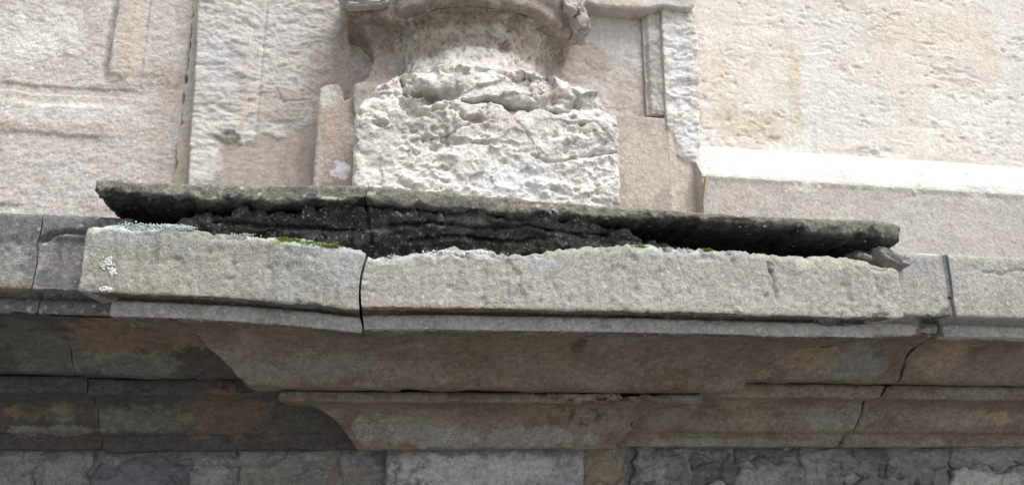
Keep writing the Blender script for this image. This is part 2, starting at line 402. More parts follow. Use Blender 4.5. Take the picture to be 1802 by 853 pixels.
# ------------------------------------------------------------------ upper pilaster behind the column base
pil = thing('pilaster', 'eroded stone pilaster behind the column base, above the cracked cornice', 'pilaster')
YP = .76
x437 = PX(437, 120, YP)
rgh = vl(YP, [(350, 0), (348, 60), (343, 160), (337, 240), (332, 330)])
_lm = hl(YP, [(384, 330), (386, 300), (389, 262), (396, 236), (420, 243), (437, 248), (460, 236), (490, 236), (520, 228), (556, 214), (700, 205)])
x386 = PX(386, 280, YP)
def sm_mask(x, z):                       # 1 where the old surface survives, 0 where it is smooth and set back
    n = (fbm(x, 0, z, 28, 5, 40) - .5) * .08; n2 = (fbm(x, 0, z, 12, 3, 39) - .5) * .06
    up = sst(-.02, .016, z - hl(YP, [(384, 240), (437, 248), (460, 236), (490, 236), (520, 226), (556, 212), (700, 205)])(x) + n)
    return np.maximum(up, 1 - sst(x386 - .03, x386 + .02, x + n2))
def yp_left(x, z):
    s = sst(x437 - .01, x437 + .012, x + (fbm(x, 0, z, 14, 3, 2) - .5) * .02); m = sm_mask(x, z)
    y = YP - .022 + .016 * s + rough(x, z, .013, 12, 26, 41, 5, .45) * (1 - .3 * s) + rough(x, z, .007, 40, 60, 43)
    x455 = PX(465, 60, YP); y = y + .006 * np.exp(-((x - x455) / .006) ** 2)
    y = y + crack(x, z, YP, [(485, 155), (498, 180), (520, 178), (552, 178), (556, 165)], .003, .006, 12)
    y2 = YP - .002 + rough(x, z, .003, 40, 50, 44)
    low = 1 - sst(PZ(360, 300, YP), PZ(360, 230, YP), z)
    y = y * (1 - .5 * low) + y2 * .5 * low - .006 * low
    return y * m + y2 * (1 - m)
_blp = blobs([(480, 190, 70, 40, (.36,.29,.245), .55), (590, 110, 60, 90, (.36,.29,.25), .7), (430, 170, 16, 60, (.38,.32,.28), .4), (390, 130, 30, 60, (.46,.455,.47), .5), (520, 215, 50, 12, (.31,.305,.28), .7),
               (490, 236, 60, 5, (.58,.57,.53), .7), (360, 260, 26, 70, (.58,.555,.51), .7), (500, 60, 50, 60, (.46,.44,.42), .5)], YP, 22)
def bl_pl(x, y, z):
    p = _blp(x, y, z); m = sm_mask(x, z)[..., None]
    sm = np.array([.40, .335, .29, .92], np.float32) * np.ones_like(p)
    return p * m + sm * (1 - m)
panel('facing_stone', pil, M['rough'], rgh, PX(700, 120, YP), .5, ZT, yp_left, .98, .004, .006, bl_pl, 42, label='rough grey facing, worn smooth and pinkish at the foot')
# return of the plinth on the left
def ybp(x, z):
    return .62 + rough(x, z, .004, 30, 40, 46) + .012 * sst(PZ(580, 195, .62), PZ(580, 180, .62), z) * 0 + rough(x, z, .008, 16, 22, 47) * sst(PZ(580, 200, .62), PZ(580, 170, .62), z)
panel('plinth_return', pil, M['pink'], PX(554, 260, .62), PX(660, 260, .62), .5, hl(.62, [(550, 178), (558, 158), (572, 147), (592, 146), (600, 152), (606, 176), (622, 168), (660, 160)]), ybp, .98, .004, .01,
      blobs([(575, 168, 20, 20, (.56,.54,.48), .8), (604, 296, 12, 14, (.76,.75,.76), .95), (590, 305, 9, 6, (.74,.73,.74), .9), (606, 312, 8, 6, (.76,.75,.76), .9), (594, 285, 6, 5, (.7,.69,.69), .8), (585, 230, 14, 60, (.44,.34,.25), .5), (560, 290, 8, 50, (.50,.44,.38), .5)], .62, 24), 48)
# right of the column base
def ypr(x, z): return .765 + rough(x, z, .009, 18, 26, 51) + rough(x, z, .003, 60, 70, 52)
panel('facing_stone', pil, M['rough'], PX(960, 120, .765), PX(1133, 120, .765), PZ(1110, 213, .765), ZT, ypr, .98, .0045, .005,
      blobs([(1090, 60, 70, 45, (.50,.48,.45), .7), (1030, 130, 70, 60, (.38,.31,.265), .8), (1100, 165, 50, 50, (.42,.355,.31), .8), (1112, 212, 26, 4, (.66,.64,.6), .8)], .765, 25), 53)
panel('facing_strip', pil, M['rough'], PX(1134, 120, .75), PX(1168, 120, .75), PZ(1150, 205, .75), ZT, lambda x, z: .732 + rough(x, z, .012, 24, 20, 54) + rough(x, z, .006, 60, 60, 540) + .02 * np.exp(-((x - PX(1136, 100, .75)) / .007) ** 2), .98, .004, .006,
      blobs([(1150, 120, 22, 70, (.34,.33,.30), .7), (1150, 205, 22, 10, (.40,.33,.27), .6)], .75, 26), 55)
_wm = hl(.72, [(1160, 224), (1184, 226), (1192, 262), (1205, 282), (1232, 300)])
def wr_mask(x, z): return sst(-.03, .03, z - _wm(x) + (fbm(x, 0, z, 24, 5, 65) - .5) * .10)
def yprw(x, z):
    m = wr_mask(x, z)
    return (.712 + rough(x, z, .016, 14, 24, 56, 5, .45) + rough(x, z, .008, 44, 60, 57)) * m + (.722 + rough(x, z, .0022, 40, 50, 59)) * (1 - m)
_blr = blobs([(1195, 120, 25, 90, (.50,.50,.53), .5), (1215, 40, 14, 40, (.48,.45,.40), .5), (1210, 250, 20, 40, (.60,.60,.62), .6)], .72, 27)
def bl_pr(x, y, z):
    p = _blr(x, y, z); m = wr_mask(x, z)[..., None]
    return p * m + np.array([.50, .43, .35, .9], np.float32) * (1 - m)
panel('facing_stone', pil, M['white'], PX(1168, 120, .72), vl(.72, [(1222, 0), (1227, 80), (1229, 170), (1231, 260), (1232, 360)]), .5, ZT, yprw, .98, .004, .003, bl_pr, 58, wob=.004)
panel('lower_facing', pil, M['pink'], PX(960, 280, .74), PX(1168, 120, .72) + .001, .5, PZ(1150, 210, .74), lambda x, z: .7225 + rough(x, z, .0022, 40, 50, 59), .98, .0045, .002,
      blobs([(1130, 290, 70, 70, (.50,.43,.35), .8)], .735, 28), 60)
panel('projecting_lip', pil, M['rough'], PX(1005, 5, .68), PX(1223, 5, .68), hl(.68, [(1005, 3), (1035, 4), (1058, 11), (1100, 13), (1140, 15), (1168, 10), (1190, 13), (1216, 16), (1223, 9)]), ZT, lambda x, z: .68 + rough(x, z, .006, 20, 30, 61), .98, .004, .008,
      blobs([(1110, 0, 60, 14, (.58,.50,.41), .7), (1200, 4, 24, 14, (.42,.41,.37), .6)], .68, 29), 62, wob=.006)

# ------------------------------------------------------------------ column base
cb = thing('column_base', 'weathered engaged column base on a cracked whitish plinth', 'column base')
CX, CY = .335, .77
_pk = hl(.40, [(600, 182), (626, 172), (645, 166), (700, 168), (755, 172), (800, 172), (835, 178), (858, 174), (880, 177), (905, 183), (932, 189), (950, 184), (985, 191), (1020, 192), (1060, 187), (1100, 200)])
def ypl(x, z):
    k = _pk(x)
    low = .40 + rough(x, z, .02, 6, 10, 71, 5, .15) + .012 * sst(k - .07, k, z)
    t = np.clip((z - k) / .20, 0, 1); dx = np.clip(np.abs(x - CX) / .60, 0, .985)
    up = CY - (.362 - .04 * t ** 1.5) * np.sqrt(1 - dx ** 3.2) + rough(x, z, .020, 8, 12, 76, 5, .2)
    m = sst(-.012, .02, z - k + (fbm(x, 0, z, 30, 3, 70) - .5) * .02)
    y = low * (1 - m) + up * m
    pz = .25 + 1.0 * sst(.42, .66, fbm(x, 0, z, 6, 4, 68)); y = y + pz * (rough(x, z, .011, 20, 30, 72, 4, .2) + rough(x, z, .006, 60, 80, 73, 3, .3))
    y = y + (.004 + .009 * m) * facets(x, z, 12, 501, .8) + pz * (.0016 + .005 * m) * facets(x, z, 34, 502, .8)
    dents = fbm(x, 0, z, (14, 1, 22), 4, 74); y = y + .036 * sst(.56, .78, dents) * (.25 + .75 * sst(.9, 1.05, z)) + pz * .012 * sst(.6, .74, fbm(x, 0, z, (30, 1, 44), 4, 69)) + .006 * (fbm(x, 0, z, 130, 3, 67) - .5)
    for pts, wd, dp in (([(936, 272), (965, 283), (985, 284), (1030, 273), (1092, 267)], .004, .018), ([(722, 248), (770, 242), (800, 230), (812, 222), (855, 212), (858, 180)], .0035, .010),
                        ([(905, 210), (930, 235), (945, 265), (955, 280)], .003, .007), ([(797, 222), (803, 188)], .004, .01), ([(1000, 216), (1050, 212), (1070, 240)], .0035, .009),
                        ([(815, 174), (835, 178), (858, 174), (880, 177), (905, 183), (932, 189), (950, 184), (975, 190), (1000, 192)], .0055, .06), ([(707, 112), (712, 150), (716, 165)], .006, .025)):
        y = y + crack(x, z, .40, pts, wd, dp, 14, .004)
    y = y + .03 * np.exp(-(((x - PX(742, 164, .42)) / .045) ** 2 + ((z - PZ(742, 164, .42)) / .014) ** 2)) + .03 * np.exp(-(((x - PX(760, 166, .42)) / .05) ** 2 + ((z - PZ(760, 166, .42)) / .010) ** 2))
    return np.minimum(y, .80)
lt_top = hl(.42, [(600, 160), (625, 152), (650, 142), (690, 126), (708, 112), (740, 116), (775, 108), (820, 112), (860, 118), (900, 116), (950, 124), (975, 132), (1000, 140), (1040, 152), (1075, 166), (1092, 178)])
panel('plinth', cb, M['white'], vl(.40, [(690, 80), (664, 112), (642, 138), (627, 158), (625, 200), (620, 330)]), vl(.40, [(1004, 104), (1046, 132), (1080, 156), (1090, 172), (1092, 260), (1093, 350)]), .52, lt_top, ypl, .86, .0035, .016,
      blobs([(740, 220, 90, 26, (.34,.325,.30), .55), (870, 208, 50, 18, (.44,.37,.33), .55), (900, 320, 120, 40, (.66,.66,.68), .5), (1040, 290, 60, 40, (.70,.68,.65), .6), (660, 290, 40, 40, (.47,.455,.42), .5), (750, 315, 60, 30, (.70,.68,.64), .6), (640, 240, 20, 40, (.37,.355,.33), .5), (1000, 215, 80, 14, (.42,.405,.38), .5),
             (740, 166, 40, 7, (.16,.145,.14), .7), (690, 140, 40, 20, (.44,.39,.34), .5), (850, 150, 80, 26, (.54,.52,.48), .5), (960, 160, 60, 22, (.48,.41,.37), .6), (900, 125, 50, 14, (.58,.53,.50), .6), (900, 168, 26, 12, (.34,.32,.29), .6), (1030, 175, 40, 14, (.40,.35,.31), .4), (770, 150, 30, 20, (.36,.345,.32), .5)], .40, 30), 75, wob=.010, label='rough whitish plinth and worn lower moulding, split by a thin crack')
# round scotia and upper torus (turned about the column axis)
def lathe(name, prof, mat, disp, paint, res=.005, a0=-115, a1=115):
    pr = smoothp(resample(prof, res), 3); na = int(rad(a1 - a0) * .32 / res)
    A = np.radians(np.linspace(a0, a1, na))[:, None]; r = pr[None, :, 0]; z = pr[None, :, 1]
    nrm = np.gradient(pr, axis=0); nl = np.hypot(nrm[:, 0], nrm[:, 1]); nr = -nrm[:, 1] / nl; nz = nrm[:, 0] / nl
    x = CX + r * np.sin(A); y = CY - r * np.cos(A); zz = z + 0 * A
    d = disp(x, y, zz)
    x = x + nr[None] * np.sin(A) * d; y = y - nr[None] * np.cos(A) * d; zz = zz + nz[None] * d
    V = np.stack([x, y, zz], -1).reshape(-1, 3); pc = paint(x, y, zz).reshape(-1, 4)
    nv = len(pr); q = gridquads(na, nv, flip=True)
    tops = [list(range(0, na * nv, nv)), list(range(na * nv - 1, -1, -nv))]
    return link(name, meshify(name, V, q, tops, pc, len(q)), mat, cb)
nd = lambda a, s, sd: (lambda x, y, z: a * 2 * (fbm(x, y, z, s, 5, sd) - .5) + a * .8 * (fbm(x, y, z, s * 4, 3, sd + 7) - .5))
lathe('scotia', [(.345, 1.462), (.325, 1.456), (.309, 1.442), (.298, 1.42), (.291, 1.39), (.289, 1.36), (.292, 1.33), (.301, 1.295), (.318, 1.265), (.335, 1.245), (.34, 1.19)], M['shaft'], (lambda f: (lambda x, y, z: f(x, y, z) - .016 * sst(.56, .72, fbm(x, y, z, 26, 5, 84)) * sst(1.46, 1.36, z) - .008 * sst(.55, .7, fbm(x, y, z, 60, 4, 85))))(nd(.013, 18, 81)),
      blobs([(840, 95, 130, 20, (.56,.53,.48), .95), (760, 115, 70, 30, (.56,.53,.48), .9), (850, 120, 120, 20, (.58,.55,.51), .9), (930, 125, 40, 26, (.52,.44,.40), .6), (840, 22, 180, 22, (.19,.15,.115), .8), (760, 55, 40, 20, (.36,.29,.21), .6), (850, 65, 110, 12, (.25,.21,.185), .6), (940, 60, 30, 30, (.34,.27,.19), .5)], .45, 34))  # dark upper patches paint the rim's shade onto the neck
lathe('upper_torus', [(.24, 1.66), (.385, 1.66), (.402, 1.63), (.408, 1.59), (.402, 1.555), (.386, 1.53), (.376, 1.528), (.376, 1.486), (.368, 1.476), (.335, 1.464), (.24, 1.474)], M['shaft'], nd(.005, 20, 82),
      blobs([(620, 5, 40, 14, (.36,.35,.33), .7), (830, 15, 200, 14, (.19,.15,.12), .7), (960, 30, 50, 30, (.25,.205,.165), .5)], .45, 35))  # dark patches paint shade on the underside of the rim
# square return of the same mouldings on the pilaster behind
rp = [(.2, 1.66, 1), (.0, 1.66), (-.012, 1.62), (-.014, 1.56), (-.004, 1.525), (.010, 1.515), (.010, 1.470), (.016, 1.458), (.055, 1.453), (.075, 1.442), (.098, 1.415), (.112, 1.38), (.112, 1.34), (.102, 1.29), (.085, 1.255), (.065, 1.235), (.055, 1.215), (.055, 1.12), (.3, 1.12, 1)]
rx0, rx1 = PX(602, 30, .54), PX(1012, 40, .54)
sweep('base_return', cb, M['shaft'], rp, .54, rx0, rx1, (True, True), .9, .005, 2, None, nd(.011, 16, 83),
      blobs([(640, 5, 60, 10, (.40,.39,.37), .8), (650, 70, 60, 36, (.20,.16,.13), .8), (650, 125, 50, 30, (.27,.225,.20), .7), (985, 90, 30, 50, (.24,.19,.15), .7)], .66, 36))  # dark brown patches paint the shadow in the return's hollow
rock('broken_corner', cb, M['rough'], P(1018, 48, .56), (.034, .06, .052), 91, .35, .75, 5, 2.6, (.36, .31, .28, .6))
rock('broken_corner', cb, M['rough'], P(1002, 12, .53), (.038, .06, .045), 92, -.3, .7, 5, 2.6, (.36, .32, .29, .6))
rock('stone_spall', cb, M['rough'], P(636, 4, .53), (.075, .04, .024), 93, .06, .7, 5, 3.0, (.40, .39, .37, .6))

# ------------------------------------------------------------------ upper right wall and its white-topped ledge
wr = thing('ashlar_wall', 'pale yellowish tooled stone wall over a white sloping ledge, at the upper right', 'wall')
YR = .82
def ywr(x, z):
    y = YR + .016 * (fbm(x, 0, z, (4, 1, 6), 4, 103) - .5)
    k = sst(.40, .62, fbm(x, 0, z, (5, 1, 7), 4, 104)); k2 = sst(.45, .6, fbm(x, 0, z, (4, 1, 9), 4, 106))
    y = y + k * (rough(x, z, .005, 26, 44, 101, 5, .3) + .006 * sst(.58, .78, fbm(x, 0, z, (30, 1, 48), 5, 105)))
    return y + k2 * rough(x, z, .0035, 12, 60, 102, 4, .6) + .003 * (fbm(x, 0, z, 110, 3, 107) - .5)
panel('stone', wr, M['wallr'], PX(1180, 100, YR), 4.2, 1.05, 2.7, ywr, YR + .3, .0048, .004,
      blobs([(1310, 215, 90, 40, (.52,.44,.33), .6), (1260, 150, 26, 60, (.60,.52,.40), .4), (1320, 115, 20, 14, (.46,.37,.25), .5), (1580, 60, 110, 40, (.56,.49,.39), .45), (1480, 10, 60, 20, (.54,.47,.38), .4), (1400, 150, 14, 110, (.55,.44,.29), .5), (1700, 60, 90, 40, (.60,.51,.37), .4),
             (1520, 190, 90, 50, (.58,.57,.52), .6), (1700, 200, 120, 60, (.66,.65,.60), .6), (1620, 130, 60, 30, (.62,.56,.52), .5), (1740, 100, 40, 60, (.60,.51,.36), .4), (1300, 60, 50, 50, (.62,.58,.50), .5), (1700, 285, 140, 7, (.50,.48,.44), .6), (1500, 268, 60, 5, (.46,.4,.33), .6)], YR, 37), 105)
lp = [(.3, 1.165, 1), (.13, 1.165), (.118, 1.155), (.0, 1.000), (-.004, .985), (.0, .97), (.004, .5), (.3, .5, 1)]
def ldz(x, y, z): return .0025 * 2 * (fbm(x, y, z, 30, 4, 111) - .5) + .0025 * (fbm(x, y, z, 110, 3, 112) - .5) + .010 * sst(.66, .8, fbm(x, y, z, 12, 4, 113)) * np.exp(-((z - .985) / .03) ** 2)
_lsb = blobs([(1500, 278, 380, 34, (.74,.73,.70), .95), (1700, 300, 200, 26, (.74,.73,.70), .9), (2150, 330, 420, 40, (.74,.73,.70), .9), (1290, 285, 60, 30, (.62,.56,.50), .4), (1410, 333, 40, 12, (.64,.61,.57), .6), (1300, 345, 60, 20, (.50,.42,.36), .5), (1620, 390, 200, 40, (.50,.47,.42), .4), (1420, 385, 60, 20, (.50,.43,.37), .4)], .68, 38)
def lsb(x, y, z):                           # sky brightness painted white on the slope above the granular face
    p = _lsb(x, y, z); k = (sst(.982, .990, z + (fbm(x, 0, z, 40, 4, 114) - .5) * .012) * (.80 + .2 * fbm(x, y, z, 9, 3, 115)))[..., None]
    return p * (1 - k) + np.array([.62, .60, .56, 1.0], np.float32) * k
sweep('ledge', wr, M['ledge'], lp, .66, PX(1231, 310, .68), 4.2, (False, False), .96, .0045, 1, None, ldz, lsb, 'white sloping ledge with a granular face below')

# ------------------------------------------------------------------ the cornice
co = thing('cornice', 'cracked grey stone cornice with a projecting middle and stepped brown mouldings below', 'cornice')
def gd(a1=.0016, a2=.003, sd=0, extra=None):
    def f(x, y, z):
        d = a1 * 2 * (fbm(x, y, z, 120, 3, 200 + sd) - .5) + a2 * 2 * (fbm(x, y, z, 14, 4, 210 + sd) - .5)
        d = d + a2 * 1.1 * sst(.64, .80, fbm(x, y, z, 32, 4, 220 + sd))
        return d + extra(x, y, z) if extra else d
    return f
# course A, projecting part: two blocks either side of the open crack
ZB = .345
topb = hl(0, [(140, 398), (150, 395), (175, 397), (205, 393), (250, 391), (300, 393), (345, 403), (380, 408), (430, 412), (480, 416), (520, 419), (560, 424), (600, 432), (635, 440), (660, 452), (690, 448), (720, 443), (765, 441), (800, 436), (825, 441), (850, 437), (880, 444), (930, 446), (970, 440), (1010, 434), (1060, 432),
               (1110, 428), (1150, 430), (1200, 432), (1250, 436), (1300, 441), (1350, 445), (1400, 450), (1450, 450), (1500, 453), (1545, 464), (1590, 472)])
botA = hl(0, [(140, 513), (190, 515), (300, 519), (420, 526), (540, 536), (630, 546)])
botB = hl(0, [(638, 541), (800, 542), (1000, 546), (1200, 550), (1400, 556), (1535, 559), (1590, 560)])
NT = .15                                   # nominal height of the face
def mk_zmap(bot, filt):
    def zm(x, z):
        b = bot(np.clip(x, XL, XR)); t = topb(np.clip(x, XL, XR)) + (fbm(x, 0, 0, 60, 4, filt) - .5) * .014
        up = z - ZB
        return np.where(up > 0, b + up / NT * (t - b), b + up)
    return zm
profA = [(.55, ZB + NT, 1), (.10, ZB + NT, 0), (.012, ZB + NT), (.0, ZB + NT - .012), (.0, ZB + .003), (.003, ZB), (.03, ZB + .003), (.074, ZB + .003), (.078, ZB - .001), (.072, ZB - .004), (.062, ZB - .009), (.060, ZB - .044), (.064, ZB - .047), (.55, ZB - .050, 1)]
crk = vl(0, [(646, 440), (641, 458), (636, 480), (633, 505), (634, 530), (636, 545), (640, 560), (636, 585)])
def chipA(x, y, z):
    n = fbm(x, y, z, 26, 4, 221); d = .02 * sst(.55, .75, n) * sst(-.03, .0, z - topb(np.clip(x, XL, XR)))
    d = d + .014 * sst(.5, .62, fbm(x, y, z, 18, 4, 222)) * np.exp(-((x - PX(1520, 560, 0)) / .12) ** 2) * (np.abs(z - botB(x)) < .012)
    d = d + crack(x, z, 0, [(1350, 458), (1357, 478), (1362, 500), (1368, 530)], .003, .012, 17) * (np.abs(y) < .03) * (z > .37)
    d = d - .012 * np.exp(-(((x - PX(790, 446, 0)) / .06) ** 2)) * fbm(x, y, z, 60, 3, 5) * sst(-.02, 0, z - topb(x))
    return d
crust = [(250, 402, 80, 7, (.48,.54,.50), .9), (300, 398, 40, 5, (.50,.57,.53), .9), (160, 400, 20, 10, (.46,.46,.42), .6), (460, 418, 90, 4, (.50,.49,.43), .7), (240, 425, 60, 12, (.36,.39,.37), .5),
         (510, 426, 24, 6, (.20,.27,.06), .85), (540, 430, 40, 5, (.42,.50,.43), .8), (620, 440, 30, 8, (.44,.47,.45), .6), (180, 506, 40, 6, (.16,.15,.13), .5), (300, 480, 120, 30, (.33,.32,.25), .4), (600, 470, 34, 40, (.36,.36,.37), .4)]
crustB = [(800, 450, 70, 7, (.58,.57,.54), .85), (1180, 436, 90, 5, (.46,.47,.38), .7), (1120, 436, 22, 4, (.28,.34,.12), .6), (1245, 440, 14, 4, (.16,.25,.08), .7), (1200, 445, 120, 8, (.46,.50,.47), .6), (680, 455, 40, 10, (.48,.49,.46), .6), (1450, 465, 80, 10, (.50,.48,.38), .6), (960, 460, 40, 10, (.40,.42,.45), .5),
          (1110, 515, 400, 26, (.40,.375,.32), .5), (660, 535, 30, 14, (.40,.33,.28), .5), (800, 540, 160, 4, (.42,.34,.28), .5), (1358, 470, 6, 12, (.12,.12,.10), .7), (1560, 540, 30, 20, (.42,.40,.34), .4), (900, 565, 700, 6, (.30,.30,.29), .4)]
def soff(f, bot):                          # flat undersides painted dark brown
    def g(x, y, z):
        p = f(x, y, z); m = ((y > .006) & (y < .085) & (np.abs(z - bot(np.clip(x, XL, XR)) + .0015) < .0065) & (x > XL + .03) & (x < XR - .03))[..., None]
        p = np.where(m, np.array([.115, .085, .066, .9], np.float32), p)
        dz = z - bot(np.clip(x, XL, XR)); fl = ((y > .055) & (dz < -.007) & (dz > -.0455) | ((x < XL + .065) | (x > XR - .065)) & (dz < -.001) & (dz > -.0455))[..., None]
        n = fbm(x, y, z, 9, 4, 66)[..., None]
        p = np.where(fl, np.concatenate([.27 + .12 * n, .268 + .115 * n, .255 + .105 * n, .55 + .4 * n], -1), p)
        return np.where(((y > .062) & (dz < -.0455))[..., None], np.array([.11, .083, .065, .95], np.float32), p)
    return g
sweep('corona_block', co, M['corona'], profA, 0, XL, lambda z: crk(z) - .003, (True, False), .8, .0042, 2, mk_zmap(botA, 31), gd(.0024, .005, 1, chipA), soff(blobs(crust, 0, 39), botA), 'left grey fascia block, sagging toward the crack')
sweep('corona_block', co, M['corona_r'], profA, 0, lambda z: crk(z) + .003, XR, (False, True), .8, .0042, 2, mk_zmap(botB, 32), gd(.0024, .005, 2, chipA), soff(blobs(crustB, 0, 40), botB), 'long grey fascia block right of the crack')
# courses B and C, projecting part
profB = [(.6, .303, 1), (.064, .303), (.17, .293), (.20, .284), (.245, .262), (.276, .243), (.31, .213), (.335, .185), (.345, .174), (.36, .168), (.6, .166, 1)]
def mkz(sl): return lambda x, z: z + sl * (x - XC)
bB = blobs([(520, 645, 130, 26, (.17,.17,.15), .7), (900, 610, 160, 16, (.16,.125,.075), .7), (1000, 640, 300, 30, (.15,.12,.095), .5), (1015, 612, 14, 12, (.07,.055,.045), .8), (700, 600, 120, 10, (.12,.09,.07), .5), (750, 650, 90, 20, (.18,.15,.12), .5), (1250, 620, 90, 22, (.13,.105,.085), .6), (620, 595, 14, 14, (.19,.15,.12), .5)], .25, 41)
def dB(x, y, z): return .006 * sst(.6, .75, fbm(x, y, z, 9, 4, 231)) + .01 * np.exp(-(((x - PX(1015, 612, .2)) / .014) ** 2 + ((z - PZ(1015, 612, .2)) / .012) ** 2))
def zB(x, z):
    xx = np.clip(x, XL, XR); bb = np.where(xx < float(crk(.36)), botA(xx), botB(xx))
    bb = .5 * bb + .25 * (np.where(xx - .03 < float(crk(.36)), botA(xx - .03), botB(xx - .03)) + np.where(xx + .03 < float(crk(.36)), botA(xx + .03), botB(xx + .03)))
    return z + np.clip((z - .17) / .12, 0, 1) * (bb - ZB) + .004 * (x - XC) * (1 - np.clip((z - .17) / .12, 0, 1))
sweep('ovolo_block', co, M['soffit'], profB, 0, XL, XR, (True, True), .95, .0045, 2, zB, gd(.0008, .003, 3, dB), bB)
profC = [(.7, .169, 1), (.440, .169), (.432, .160), (.430, .138), (.436, .134), (.515, .130), (.54, .121), (.575, .098), (.602, .075), (.63, .04), (.648, .015), (.66, .0), (.67, -.004), (.72, -.005, 1)]
bC = blobs([(570, 690, 90, 10, (.18,.185,.16), .7), (1190, 698, 40, 9, (.20,.21,.19), .7), (1040, 695, 80, 12, (.27,.22,.19), .7), (700, 760, 120, 26, (.20,.195,.175), .8), (900, 770, 140, 20, (.215,.21,.195), .8), (860, 715, 60, 8, (.12,.095,.08), .7), (760, 730, 60, 12, (.20,.165,.14), .6), (960, 722, 60, 10, (.17,.145,.09), .6), (1100, 740, 60, 20, (.19,.155,.125), .6)], .5, 42)
def dC(x, y, z):
    n = fbm(x, y, z, 28, 4, 241); k = np.exp(-((x - PX(1060, 700, .45)) / .17) ** 2)
    return (.02 * sst(.5, .66, n) * k + .012 * sst(.52, .62, fbm(x, y, z, 20, 4, 242)) * np.exp(-((x - PX(840, 715, .48)) / .12) ** 2) * np.exp(-((z - .125) / .012) ** 2)) * (z > .07)
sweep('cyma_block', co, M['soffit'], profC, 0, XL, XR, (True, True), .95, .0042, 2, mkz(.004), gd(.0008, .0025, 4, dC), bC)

# set-back parts either side
pr_ = .10
def shift(prof, dz): return [(a[0], a[1] + dz) + tuple(a[2:]) for a in prof]
profRA = [(.65, .575, 1), (.02, .575), (.006, .572), (.0, .562), (.0, .381), (.003, .378), (.03, .381), (.072, .381), (.078, .377), (.074, .370), (.062, .362), (.060, .332), (.064, .328), (.65, .325, 1)]
profRB = [(.6, .331, 1), (.064, .331), (.16, .316), (.20, .306), (.245, .284), (.276, .264), (.31, .236), (.335, .212), (.35, .206), (.6, .204, 1)]
profRC = [(.7, .208, 1), (.425, .208), (.42, .198), (.42, .160), (.426, .156), (.49, .152), (.52, .142), (.55, .118), (.575, .085), (.59, .055), (.60, .046), (.612, .043), (.62, .04), (.62, .0), (.628, -.004), (.70, -.006, 1)]
def dent(sd, a=.012): return lambda x, y, z: a * sst(.58, .75, fbm(x, y, z, 16, 4, sd))
jA = PX(66, 440, .1); jB = PX(106, 610, .3); jC = PX(163, 720, .6)
X0 = -2.2
wob = lambda x, sd, am=.006: (lambda z: x + (fbm(z, 0, 0, 30, 3, sd) - .5) * am * 2)
def chipL(x, y, z): return crack(x, z, .1, [(72, 425), (90, 412), (120, 408), (146, 409)], .005, .02, 18) * (y < .13) + .012 * (1 - sst(PZ(110, 425, .1), PZ(110, 412, .1), z)) * sst(jA, jA + .02, x) * (y < .14) * (z > .385) + crack(x, z, .1, [(102, 440), (98, 470), (92, 510)], .004, .006, 19) * (y < .14)
bRA = blobs([(20, 470, 50, 40, (.27,.26,.23), .6), (30, 505, 40, 6, (.24,.19,.15), .7), (60, 440, 8, 70, (.09,.09,.09), .5), (110, 460, 36, 40, (.21,.195,.20), .7), (100, 385, 70, 14, (.16,.155,.16), .5), (100, 535, 90, 16, (.13,.13,.14), .6)], .1, 43)
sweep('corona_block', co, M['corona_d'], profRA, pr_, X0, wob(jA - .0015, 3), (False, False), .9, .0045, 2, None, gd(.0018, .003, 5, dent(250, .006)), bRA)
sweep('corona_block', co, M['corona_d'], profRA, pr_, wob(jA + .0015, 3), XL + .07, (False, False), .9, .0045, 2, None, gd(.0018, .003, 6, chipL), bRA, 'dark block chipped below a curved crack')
bRB = blobs([(240, 590, 120, 26, (.17,.12,.085), .75), (50, 610, 60, 40, (.10,.10,.09), .6), (220, 635, 110, 18, (.13,.13,.11), .7)], .3, 44)
sweep('ovolo_block', co, M['soffit_shaded'], profRB, pr_, X0, wob(jB - .002, 5), (False, False), .95, .005, 2, None, gd(.001, .004, 7), bRB)
sweep('ovolo_block', co, M['soffit_shaded'], profRB, pr_, wob(jB + .002, 5), XL + .45, (False, False), .95, .005, 2, lambda x, z: z - .006, gd(.001, .005, 8, dent(251, .012)), bRB)
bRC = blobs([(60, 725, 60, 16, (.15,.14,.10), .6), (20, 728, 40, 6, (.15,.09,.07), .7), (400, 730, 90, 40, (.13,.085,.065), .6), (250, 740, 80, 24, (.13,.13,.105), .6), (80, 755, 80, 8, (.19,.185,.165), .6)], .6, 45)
sweep('cyma_block', co, M['soffit_shaded'], profRC, pr_, X0, wob(jC - .0015, 6), (False, False), .95, .0045, 2, None, gd(.001, .004, 9, dent(252, .008)), bRC)
sweep('cyma_block', co, M['soffit_shaded'], profRC, pr_, wob(jC + .0015, 6), XL + .85, (False, False), .95, .0045, 2, lambda x, z: z - .007 * np.exp(-((x + .75) / .2) ** 2), gd(.001, .006, 10, dent(253, .01)), bRC)
# right
X9 = 4.0
jR = PX(1672, 510, .1)
bRR = blobs([(1620, 470, 30, 20, (.28,.28,.31), .5), (1740, 500, 60, 30, (.42,.40,.35), .5), (1720, 470, 40, 8, (.32,.32,.34), .5), (1665, 560, 24, 22, (.08,.08,.08), .7), (1700, 578, 90, 8, (.26,.26,.25), .5), (1630, 445, 50, 4, (.56,.54,.5), .8), (1760, 448, 60, 4, (.62,.6,.57), .8)], .1, 46)
def chipR(x, y, z): return crack(x, z, .1, [(1730, 478), (1765, 484), (1785, 475), (1810, 476)], .0028, .006, 20) * (y < .13) + .03 * sst(.45, .6, fbm(x, y, z, 30, 4, 260)) * np.exp(-(((x - PX(1660, 570, .1)) / .045) ** 2 + ((z - PZ(1660, 570, .1)) / .035) ** 2))
sweep('corona_block', co, M['corona_r'], shift(profRA, .004), pr_, XR - .05, wob(jR - .012, 8, .003), (False, False), .9, .0045, 2, None, gd(.0018, .003, 11, chipR), bRR)
